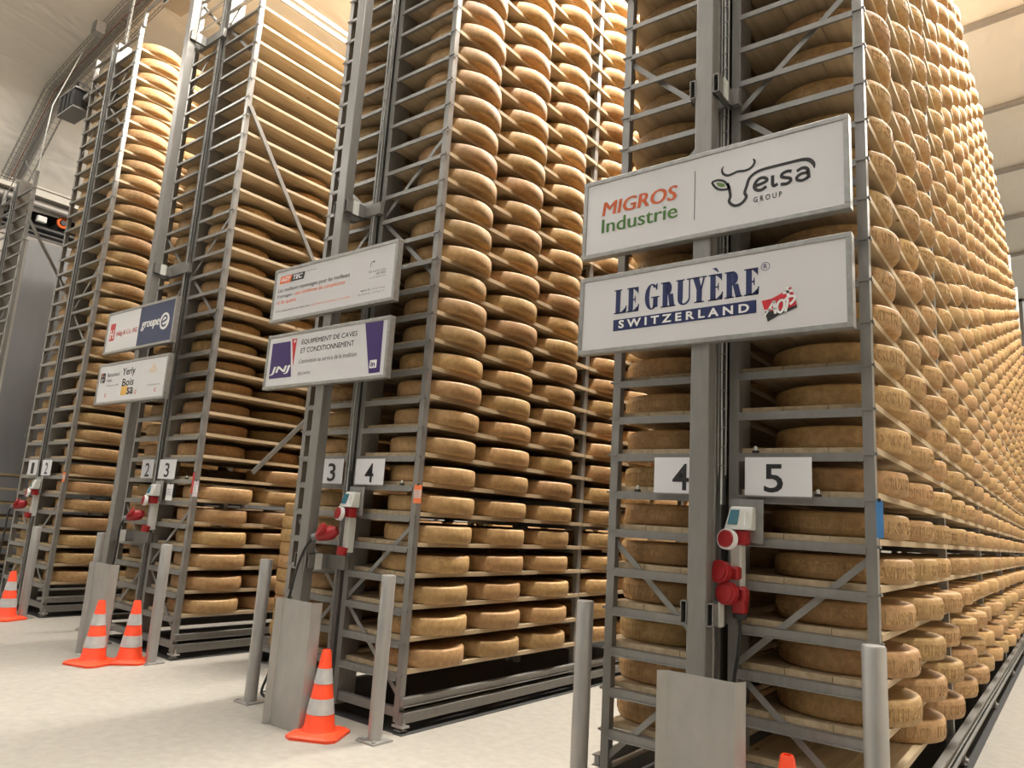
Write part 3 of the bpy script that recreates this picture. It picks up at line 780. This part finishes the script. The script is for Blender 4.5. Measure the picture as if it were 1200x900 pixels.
S.st('flag_lettering', [([(-1.214, 2.515), (-1.190, 2.552), (-1.166, 2.590)], [.004, .009, .012]), ([(-1.166, 2.590), (-1.162, 2.55), (-1.160, 2.524)], [.012, .014, .010]), ([(-1.212, 2.545), (-1.185, 2.549), (-1.160, 2.550)], .006),
    ([(-1.130, 2.592), (-1.148, 2.574), (-1.150, 2.542), (-1.136, 2.527), (-1.120, 2.547), (-1.117, 2.578), (-1.130, 2.592)], .010),
    ([(-1.112, 2.528), (-1.104, 2.56), (-1.100, 2.590)], .011), ([(-1.116, 2.586), (-1.092, 2.602), (-1.068, 2.600), (-1.070, 2.582), (-1.090, 2.562)], .010)], WHITEPR, 2)

# --- sign: orange/black logo and French lines
S = SG('sponsor_sign', -5.47, -3.93, 2.982, 3.458, 'white sign with small orange and black logo and lines of orange text')
S.p('logo_orange', [[(-5.397, 3.324), (-5.235, 3.324), (-5.222, 3.389), (-5.384, 3.389)]], ORANP)
S.p('logo_black', [[(-5.240, 3.324), (-5.058, 3.324), (-5.045, 3.388), (-5.222, 3.388)]], BLACK, 1)
S.t('AGY', -5.375, -5.235, 3.337, 3.378, WHITEPR, .03, .012, 'white lettering', 2)
S.t('TEC', -5.215, -5.072, 3.337, 3.378, WHITEPR, .03, .012, 'white lettering', 2)
S.t('Shelf Systems', -5.026, -4.896, 3.376, 3.388, BLACK)
S.t('Les meilleurs rayonnages pour les meilleurs', -5.399, -4.460, 3.236, 3.281, BLACK)
S.t('fromages :', -5.400, -5.175, 3.186, 3.226, BLACK)
S.t('une symbiose de comp\u00e9tence', -5.152, -4.508, 3.184, 3.228, ORANP, 0, 0, 'orange lettering')
S.t('et de qualit\u00e9.', -5.398, -5.121, 3.132, 3.172, ORANP, 0, 0, 'orange lettering')
S.t('Bonnes Regalsysteme f\u00fcr den besten K\u00e4se:', -5.397, -4.930, 3.068, 3.084, BLACK, .01)
S.t('eine Symbiose aus Kompetenz und Qualit\u00e4t.', -4.917, -4.423, 3.068, 3.084, ORANP, 0, 0, 'orange lettering')
S.t('En savoir plus', -4.232, -4.045, 3.231, 3.252, GREYP); S.t('sur nous', -4.145, -4.045, 3.210, 3.229, GREYP); S.t('www.agytec.ch', -4.228, -4.045, 3.186, 3.198, GREYP)
S.t('Agytec SA', -4.312, -4.20, 3.094, 3.110, BLACK, .01); S.t('1712 Tavel', -4.18, -4.04, 3.094, 3.108, GREYP); S.t('026 495 00 00', -4.336, -4.20, 3.066, 3.080, GREYP); S.t('www.agytec.ch', -4.18, -4.04, 3.066, 3.080, GREYP)
S.st('arrow', [([(-4.224, 3.282), (-4.222, 3.31), (-4.208, 3.322), (-4.182, 3.322)], .004), ([(-4.190, 3.330), (-4.180, 3.322), (-4.190, 3.314)], .004)], BLACK)
# --- sign: purple block
S = SG('sponsor_sign', -5.452, -3.938, 2.402, 2.868, 'white sign with purple blocks at both ends and dark text')
S.p('purple_block', [[(-5.382, 2.492), (-5.075, 2.491), (-5.135, 2.795), (-5.384, 2.795)]], PURP)
S.p('purple_block', [[(-4.124, 2.446), (-4.005, 2.447), (-4.013, 2.837), (-4.216, 2.839)]], PURP)
S.p('red_wedge', [[(-5.062, 2.577), (-5.050, 2.810), (-5.118, 2.810)]], REDP)
S.p('white_cross', [[(-5.092, 2.783), (-5.058, 2.783), (-5.058, 2.792), (-5.092, 2.792)], [(-5.079, 2.772), (-5.070, 2.772), (-5.070, 2.803), (-5.079, 2.803)]], WHITEPR, 1)
S.t('JNJ', -5.372, -5.100, 2.520, 2.590, WHITEPR, 0, .03, 'white lettering', 1, .006)
S.t('\u00c9QUIPEMENT DE CAVES', -4.981, -4.295, 2.744, 2.800, BLACK)
S.t('ET CONDITIONNEMENT', -4.981, -4.323, 2.677, 2.719, BLACK)
S.t("L'innovation au service de la tradition", -4.986, -4.283, 2.592, 2.630, GREYP)
S.t('jnj.swiss', -4.988, -4.825, 2.487, 2.526, GREYP)
S.p('white_badge', [[(-4.118, 2.484), (-4.050, 2.484), (-4.046, 2.488), (-4.046, 2.541), (-4.050, 2.545), (-4.118, 2.545), (-4.122, 2.541), (-4.122, 2.488)]], WHITEPR, 1)
S.t('in', -4.108, -4.062, 2.495, 2.532, PURP, .03, 0, None, 2)
# --- sign: red logo | blue half
S = SG('sponsor_sign', -8.660, -7.148, 2.995, 3.475, 'sign half white with red logo and half dark blue, upper on left mast')
S.p('blue_half', [[(-7.895, 3.02), (-7.172, 3.02), (-7.172, 3.450), (-7.895, 3.450)]], BLUEP)
S.p('red_block', [[(-8.570, 3.143), (-8.450, 3.143), (-8.450, 3.340), (-8.570, 3.340)]], REDP)
S.t('H', -8.545, -8.475, 3.165, 3.270, WHITEPR, 0, 0, 'white monogram', 1, .004)
S.t('H\u00e4lg & Co. AG', -8.405, -7.925, 3.170, 3.240, REDP, .005, 0, 'red lettering')
S.t('groupe', -7.835, -7.445, 3.178, 3.275, WHITEPR, .0, .02, 'white lettering', 1, .006)
b_ = [(-7.345+.098*math.cos(a), 3.235+.090*math.sin(a)) for a in [2*PI*i/32 for i in range(32)]]
S.p('white_disc', [b_], WHITEPR, 1)
S.st('disc_letter', [([(-7.39, 3.228), (-7.302, 3.248), (-7.305, 3.275), (-7.345, 3.292), (-7.385, 3.268), (-7.40, 3.230), (-7.382, 3.195), (-7.345, 3.182), (-7.305, 3.198)], .018)], BLUEP, 2)
# --- sign: timber firms
S = SG('sponsor_sign', -8.678, -7.135, 2.422, 2.882, 'white sign with three small company logos and an ochre square, lower on left mast')
S.t('B', -8.560, -8.490, 2.665, 2.778, BLACK, .05); S.p('bar_mark', [[(-8.61, 2.668), (-8.585, 2.668), (-8.585, 2.778), (-8.61, 2.778)], [(-8.585, 2.715), (-8.55, 2.715), (-8.55, 2.735), (-8.585, 2.735)]], BLACK)
S.p('red_mark', [[(-8.585, 2.745), (-8.565, 2.745), (-8.565, 2.778), (-8.585, 2.778)]], REDP)
S.t('Betschart', -8.455, -8.168, 2.725, 2.770, GREYP); S.t('Holz', -8.445, -8.330, 2.668, 2.705, GREYP); S.t('Holzbau seit 1887', -8.431, -8.157, 2.618, 2.636, GREYP)
S.t('Yerly', -8.098, -7.815, 2.695, 2.800, BLACK, .01); S.t('Bois', -8.070, -7.815, 2.600, 2.682, BLACK, .01)
S.p('ochre_square', [[(-8.078, 2.502), (-7.935, 2.502), (-7.935, 2.602), (-8.078, 2.602)]], OCHRE); S.t('sa', -7.938, -7.798, 2.506, 2.580, BLACK, .01, 0, None, 1)
S.st('triangle_mark', [([(-7.51, 2.712), (-7.466, 2.752), (-7.423, 2.795)], .006), ([(-7.423, 2.795), (-7.38, 2.752), (-7.34, 2.712)], .006), ([(-7.478, 2.706), (-7.45, 2.735), (-7.423, 2.762)], .006), ([(-7.423, 2.762), (-7.398, 2.735), (-7.37, 2.706)], .006), ([(-7.448, 2.702), (-7.436, 2.715), (-7.423, 2.730)], .006), ([(-7.423, 2.730), (-7.410, 2.715), (-7.40, 2.702)], .006)], OCHRE)
S.t('charpente', -7.505, -7.245, 2.566, 2.586, GREYP)
for xx in (-8.435, -7.74, -7.33): S.rings('red_ring_mark', [(xx, 2.521, .022, .02, .009, .6, 5.7)], REDP)

# ------------------------------------------------------------------ cards, boxes, sockets, tags
def frame_pt(rk, x, y): return RP(rk, x, y, 0)
def card(rk, x0, x1, num, label, tilt=0.):
    c = RP(rk, (x0+x1)/2, -.030, 1.645); r = empty('number_card', c, RACKS[rk]['rot']); tag(r, label, 'number card', 'number cards on the racks')
    h = (x1-x0)/2; z1 = .20
    cd_ = MB().box(-h, h, 0, .003, 0, z1).build('card', CARD, r); MB().box(-h, h, -.004, 0, 0, .006).build('clip_rail', STEEL, r)
    nx = {'5': -.02}.get(num, 0.)
    text(num, nx-.048, nx+.048, .022, .165, -.0015, BLACK, cd_, .012, name='numeral')
card('D', -.605, -.275, '5', 'white card with a large 5 on the right-hand rack')
card('D', -1.115, -.80, '4', 'white card with a 4 partly hidden behind the right mast')
card('C', -.65, -.330, '4', 'white card with a large 4 on the middle rack')
card('C', -1.07, -.80, '3', 'white card with a 3 left of the middle rack cable')
card('B', -.68, -.345, '3', 'white card with a 3 behind the two traffic cones')
card('B', -1.05, -.80, '2', 'white card with a 2 between mast and cable on rack 2-3')
card('A', -.65, -.36, '2', 'white card with a 2 near the left edge')
card('A', -1.10, -.80, '1', 'white card with a 1 at the far left')

def ctrl(rk, label):
    o = RP(rk, -.60, -.10, 1.475); r = empty('control_box', o, RACKS[rk]['rot']); tag(r, label, 'control box', 'control boxes on the rack fronts')
    MB().box(-.07, .095, .05, .056, -.06, .155).build('mounting_plate', ALU, r)
    b = MB().hexa([(-.075, -.035, 0), (.06, -.035, 0), (.06, .05, 0), (-.075, .05, 0), (-.055, .0, .115), (.06, .0, .115), (.06, .05, .115), (-.055, .05, .115)])
    b.build('housing', WHPL, r, bevel=.008)
    d = MB().hexa([(-.058, -.034, .025), (-.008, -.034, .025), (-.008, -.025, .025), (-.058, -.025, .025), (-.048, -.010, .098), (-.004, -.010, .098), (-.004, 0, .098), (-.048, 0, .098)])
    d.build('display', TEAL, r)
    MB().box(.028, .036, -.034, -.02, .02, .09).build('handle', WHITEPR, r)
    
def disc(b, c, ax, r, th, seg=24):
    c = Vector(c); ax = Vector(ax).normalized(); b.tube([c-ax*th/2, c+ax*th/2], r, seg)
def sockets(rk, label, plugged):
    o = RP(rk, -.63, -.10, 1.10); r = empty('socket_unit', o, RACKS[rk]['rot']); tag(r, label, 'power socket', 'red power sockets on the rack fronts')
    MB().box(-.03, .025, 0.02, .09, .04, .36).build('body', WHPL, r, bevel=.008)
    ax = Vector((-.25, -1, .12))
    b = MB(); b.box(-.01, .06, -.01, .06, .30, .375); b.build('plug_top', REDPL, r, bevel=.01)
    b = MB(); disc(b, (-.025, -.035, .325), ax, .052, .03); b.build('socket_ring', WHITEPR, r, smooth=True)
    b = MB(); disc(b, (-.027, -.050, .327), ax, .042, .02); b.build('socket_cap', REDPL, r, smooth=True)
    if plugged == 2:
        for (x, z) in ((-.055, .165), (-.02, .065)):
            b = MB(); disc(b, (x, -.045, z), ax, .056, .035); b.build('socket_lid', REDPL, r, smooth=True)
            b = MB(); disc(b, (x-.004, -.064, z+.002), ax, .040, .008); b.build('lid_ridge', REDPL, r, smooth=True)
            MB().box(x-.02, x+.08, -.02, .045, z-.035, z+.03).build('hinge', REDPL, r, bevel=.01)
        MB().box(-.01, .055, -.02, .05, -.03, .10).build('plug_body', REDPL, r, bevel=.012)
        MB().lathe([(.032, -.055), (.034, -.03)], 20, (.022, .015, 0)).build('gland', RUBBER, r, smooth=True)
        P = [(.022, .015, -.05), (.024, .015, -.12), (.016, .01, -.22), (-.005, .02, -.32), (-.02, .04, -.42), (-.03, .06, -1.05)]
        MB().tube(P, .009, 8).build('cable', RUBBER, r, smooth=True)
    else:
        ax2 = Vector((-.9, -.5, -.35)).normalized()
        b = MB(); c = Vector((-.10, -.06, .175)); b.tube([c-ax2*.07, c-ax2*.02, c+ax2*.03, c+ax2*.09], [.030, .055, .050, .036], 20); b.build('plug_body', REDPL, r, smooth=True)
        b = MB(); disc(b, (-.13, -.11, .20), (-.4, -1, .5), .05, .025); b.build('socket_lid', REDPL, r, smooth=True)
        MB().tube([(-.005, .01, .08), (-.01, -.0, .02)], [.042, .036], 18).build('lower_socket', REDPL, r, smooth=True)
        MB().tube([c+ax2*.09, c+ax2*.13], .028, 14).build('gland', GREYP, r, smooth=True)
        e = c+ax2*.13
        if rk == 'C': P = [e, e+Vector((-.05, -.03, -.10)), e+Vector((-.09, -.06, -.30)), e+Vector((-.10, -.10, -.62)), e+Vector((-.13, -.14, -.92)), e+Vector((-.20, -.15, -1.11)), e+Vector((-.12, -.12, -1.145))]
        else: P = [e, e+Vector((-.03, -.02, -.08)), e+Vector((-.04, -.02, -.3)), e+Vector((-.10, -.02, -.8))]
        # smooth the run
        Q = []
        for i in range(len(P)-1):
            p0 = P[max(i-1, 0)]; p1 = P[i]; p2 = P[i+1]; p3 = P[min(i+2, len(P)-1)]
            for k in range(6):
                t = k/6; Q.append(.5*((2*p1)+(-p0+p2)*t+(2*p0-5*p1+4*p2-p3)*t*t+(-p0+3*p1-3*p2+p3)*t**3))
        Q.append(P[-1]); MB().tube(Q, .010, 8).build('cable', RUBBER, r, smooth=True)
ctrl('D', 'pale grey control box with teal display on the right-hand rack'); sockets('D', 'column of three round red sockets on the right-hand rack', 2)
ctrl('C', 'pale grey control box with teal display on the middle rack'); sockets('C', 'red sockets with a plugged black cable hanging from the middle rack', 1)
ctrl('B', 'pale grey control box above the two traffic cones'); sockets('B', 'cluster of red sockets above the two traffic cones', 1)
ctrl('A', 'pale grey control box near the left edge'); sockets('A', 'red plugs with a cable near the left edge', 1)

def hangtag(rk, x, z, w_, h_, ms, label, y=-.012, rz=0, nm='tag'):
    r = empty(nm, RP(rk, x, y, z), RACKS[rk]['rot']+rz); tag(r, label, 'tag')
    MB().box(-w_/2, w_/2, 0, .002, -h_, 0).build('card', ms[0], r)
    if len(ms) > 1: 
        MB().box(-w_/2+.001, w_/2-.001, -.001, 0, -h_*.72, -h_*.27).build('label_panel', ms[1], r)
        b = MB()
        for i in range(4): b.box(-w_*.35, w_*(.1+.06*i), -.002, -.001, -h_*(.34+.1*i), -h_*(.32+.1*i))
        b.build('print_lines', ms[2], r)
    MB().box(-.006, .006, -.003, .004, -.006, .01).build('clip', BLACK, r)
PR = mat('red_ink', (.5, .12, .08), .6)
hangtag('C', .02, 1.66, .075, .13, (ORTAG, TAGW, PR), 'orange tag with a pale centre on the right post of rack 3-4')
hangtag('C', -.42, 1.57, .06, .10, (ORTAG, TAGW, PR), 'small orange tag hanging below the 4 card on rack 3-4', y=.30)
hangtag('A', .02, 1.70, .075, .12, (ORTAG, TAGW, PR), 'orange tag on the right post of rack 1-2')
hangtag('B', .05, 1.64, .09, .15, (PINKTAG, WHITEPR, GREYP), 'pale notice with a red edge on the right post of rack 2-3')
hangtag('B', -.005, 1.72, .03, .20, (REDP,), 'narrow red strip beside the pale notice on rack 2-3', y=-.016)
hangtag('B', -.36, 1.60, .07, .16, (WHITEPR, CARD, GREYP), 'white slip hanging below the 3 card on rack 2-3', y=-.05, rz=.5)
hangtag('D', .018, 1.645, .03, .17, (BLUETAG,), 'blue strip tag on the right post of the right-hand rack')
# small screw stops standing on the rungs
for (rk, x, k, lab) in (('D', -.56, 7, 'small black screw stop above the 5 card'), ('D', -.315+.06, 6, 'small black screw stop on the rung right of the 5 card'), ('D', -1.23, 6, 'small black screw stop left of the 4 card, rack 4-5'),
                        ('D', -.87, 7, 'small black screw stop above the 4 card, rack 4-5'), ('C', -.16, 6, 'small black screw stop right of the 4 card, rack 3-4'), ('B', -.16, 6, 'small black screw stop right of the 3 card, rack 2-3')):
    r = empty('screw_stop', RP(rk, x, .0, ZL(k)+.009)); tag(r, lab, 'screw stop', 'screw stops on the rungs')
    MB().box(-.014, .014, -.012, .012, 0, .012).build('base', BLACK, r); MB().lathe([(.007, .012), (.009, .018), (.009, .03), (.004, .036)], 10).build('head', WHPL, r, smooth=True)

# ------------------------------------------------------------------ stack of wheels in aisle 3 on a trolley
px, py = -6.02, 4.66
r = empty('wheel_trolley', (px, py, 0)); tag(r, 'low steel trolley under the stacked cheese wheels in aisle 3', 'trolley')
MB().box(-.33, .33, -.33, .33, .11, .14).build('deck', STEEL, r)
for sx in (-1, 1):
    for sy in (-1, 1): MB().tube([(sx*.25-.015, sy*.25, .05), (sx*.25+.015, sy*.25, .05)], .05, 14).box(sx*.25-.02, sx*.25+.02, sy*.25-.02, sy*.25+.02, .09, .11).build('castor', RUBBER, r, smooth=True)
for i in range(11):
    o = bpy.data.objects.new('round_cheese', wheel_mesh(64)); col.objects.link(o); o.location = (px+rnd.uniform(-.01, .01), py+rnd.uniform(-.01, .01), .142+i*.1225)
    nm = 'bottom wheel' if i == 0 else 'top wheel' if i == 10 else '%s wheel from the bottom' % ORD[i+1]
    tag(o, '%s of the free-standing cheese stack in aisle 3' % nm, 'cheese', 'stacked cheese wheels in aisle 3')

# ------------------------------------------------------------------ cable tray under the roof, motor boxes
r = empty('cable_tray', (-11.3, 4.3, 9.0)); tag(r, 'wire cable tray following the roof slope above the racks', 'cable tray')
path = [(-16.3, 6.75), (-14.28, 8.52), (-13.0, 8.78), (-11.3, 9.05), (-8, 9.47), (-3, 9.95), (1, 10.2)]
ox, oy, oz = -11.3, 4.3, 9.0
b = MB(); c = MB()
for i in range(len(path)-1):
    (xa, za), (xb, zb) = path[i], path[i+1]; Ls = math.hypot(xb-xa, zb-za)
    for dy in (-.22, -.11, 0, .11, .22):
        b.tube([(xa-ox, dy, za-oz), (xb-ox, dy, zb-oz)], .006, 5)
    for dy in (-.22, .22): b.tube([(xa-ox, dy, za-oz+.08), (xb-ox, dy, zb-oz+.08)], .006, 5)
    n = int(Ls/.12)
    for k in range(n):
        t = (k+.5)/n; x = xa+(xb-xa)*t-ox; z = za+(zb-za)*t-oz
        b.tube([(x, -.22, z+.08), (x, -.22, z), (x, .22, z), (x, .22, z+.08)], .005, 4)
    for dy, m_ in ((-.16, 1), (-.13, 1), (-.02, 1), (.05, 1), (.09, 1)):
        c.tube([(xa-ox, dy, za-oz+.02), (xb-ox, dy, zb-oz+.02)], .010, 6)
b.build('wire_basket', STEEL, r); c.build('cables', mat('grey_cable', (.30, .29, .27), .5), r)
b = MB()
for i in range(len(path)-1):
    (xa, za), (xb, zb) = path[i], path[i+1]; b.tube([(xa-ox, -.07, za-oz+.02), (xb-ox, -.07, zb-oz+.02)], .007, 6)
b.build('red_cable', mat('dull_red_cable', (.25, .05, .04), .5), r)
r = empty('junction_box', (-12.05, 4.0, 8.78)); tag(r, 'small grey junction box on the cable tray near the roof', 'box')
MB().box(-.09, .09, -.07, .07, -.10, .10).build('housing', ALU, r, bevel=.01); MB().box(-.07, .07, -.077, -.07, -.08, .08).build('lid', STEEL, r)
def motor(x, z, label, arm):
    r = empty('drive_motor', (x, 3.80, z)); tag(r, label, 'motor', 'drive motors at the rack tops')
    MB().box(-.30, .24, -.12, .12, -.14, .13).build('housing', DARK, r, bevel=.01)
    for i in range(4): MB().box(-.30+i*.15, -.22+i*.15, -.135, -.12, -.13, .12).build('cooling_rib', RUBBER, r)
    MB().box(-.34, .28, -.14, .14, .13, .155).build('top_plate', STEEL, r); MB().box(-.32, .26, -.13, .13, -.17, -.14).build('bottom_plate', STEEL_D, r)
    MB().bar((.30, 0, 0), (arm, 0, 0), .07, .05).build('arm', STEEL, r)
    b = MB(); Q = [Vector((-.3+.1*i, .05*math.sin(i*1.3), .18+.16*math.sin(PI*i/6))) for i in range(7)]; b.tube(Q, .014, 8); b.build('loop_cable', RUBBER, r, smooth=True)
motor(-11.78, 7.25, 'dark motor box at the top left of rack 1-2', .46)
motor(-8.72, 7.86, 'dark motor box at the top left of rack 2-3', .40)
r = empty('top_arm', (-9.81, 3.80, 7.78)); tag(r, 'thin steel arm bent over from the top of rack 1-2', 'arm')
MB().tube([(0, 0, 0), (0, 0, .16), (.03, 0, .22), (.55, 0, .26)], .022, 10).build('tube', STEEL, r, smooth=True)
r = empty('riser_tray', (-10.62, 3.9, 7.7)); tag(r, 'narrow wire riser dropping from the roof tray onto rack 1-2', 'cable tray')
b = MB()
for dx in (-.05, .05): b.tube([(dx, 0, 0), (dx, 0, 1.2), (dx-.1, .2, 1.42)], .006, 5)
for i in range(12): b.box(-.05, .05, -.004, .004, i*.1, i*.1+.006)
b.build('wire_basket', STEEL, r); MB().tube([(0, .01, 0), (.01, .01, .6), (0, .02, 1.2), (-.1, .2, 1.42)], .014, 8).build('cables', WHPL, r, smooth=True)
r = MB().tube([(-12.88, 3.8, 6.45), (-12.88, 3.8, 6.9), (-12.86, 3.82, 7.6), (-12.88, 4.1, 8.72)], .008, 8).build('hanging_cable', WHPL, smooth=True)
tag(r, 'white cable hanging from the roof tray onto the far left rack', 'cable')
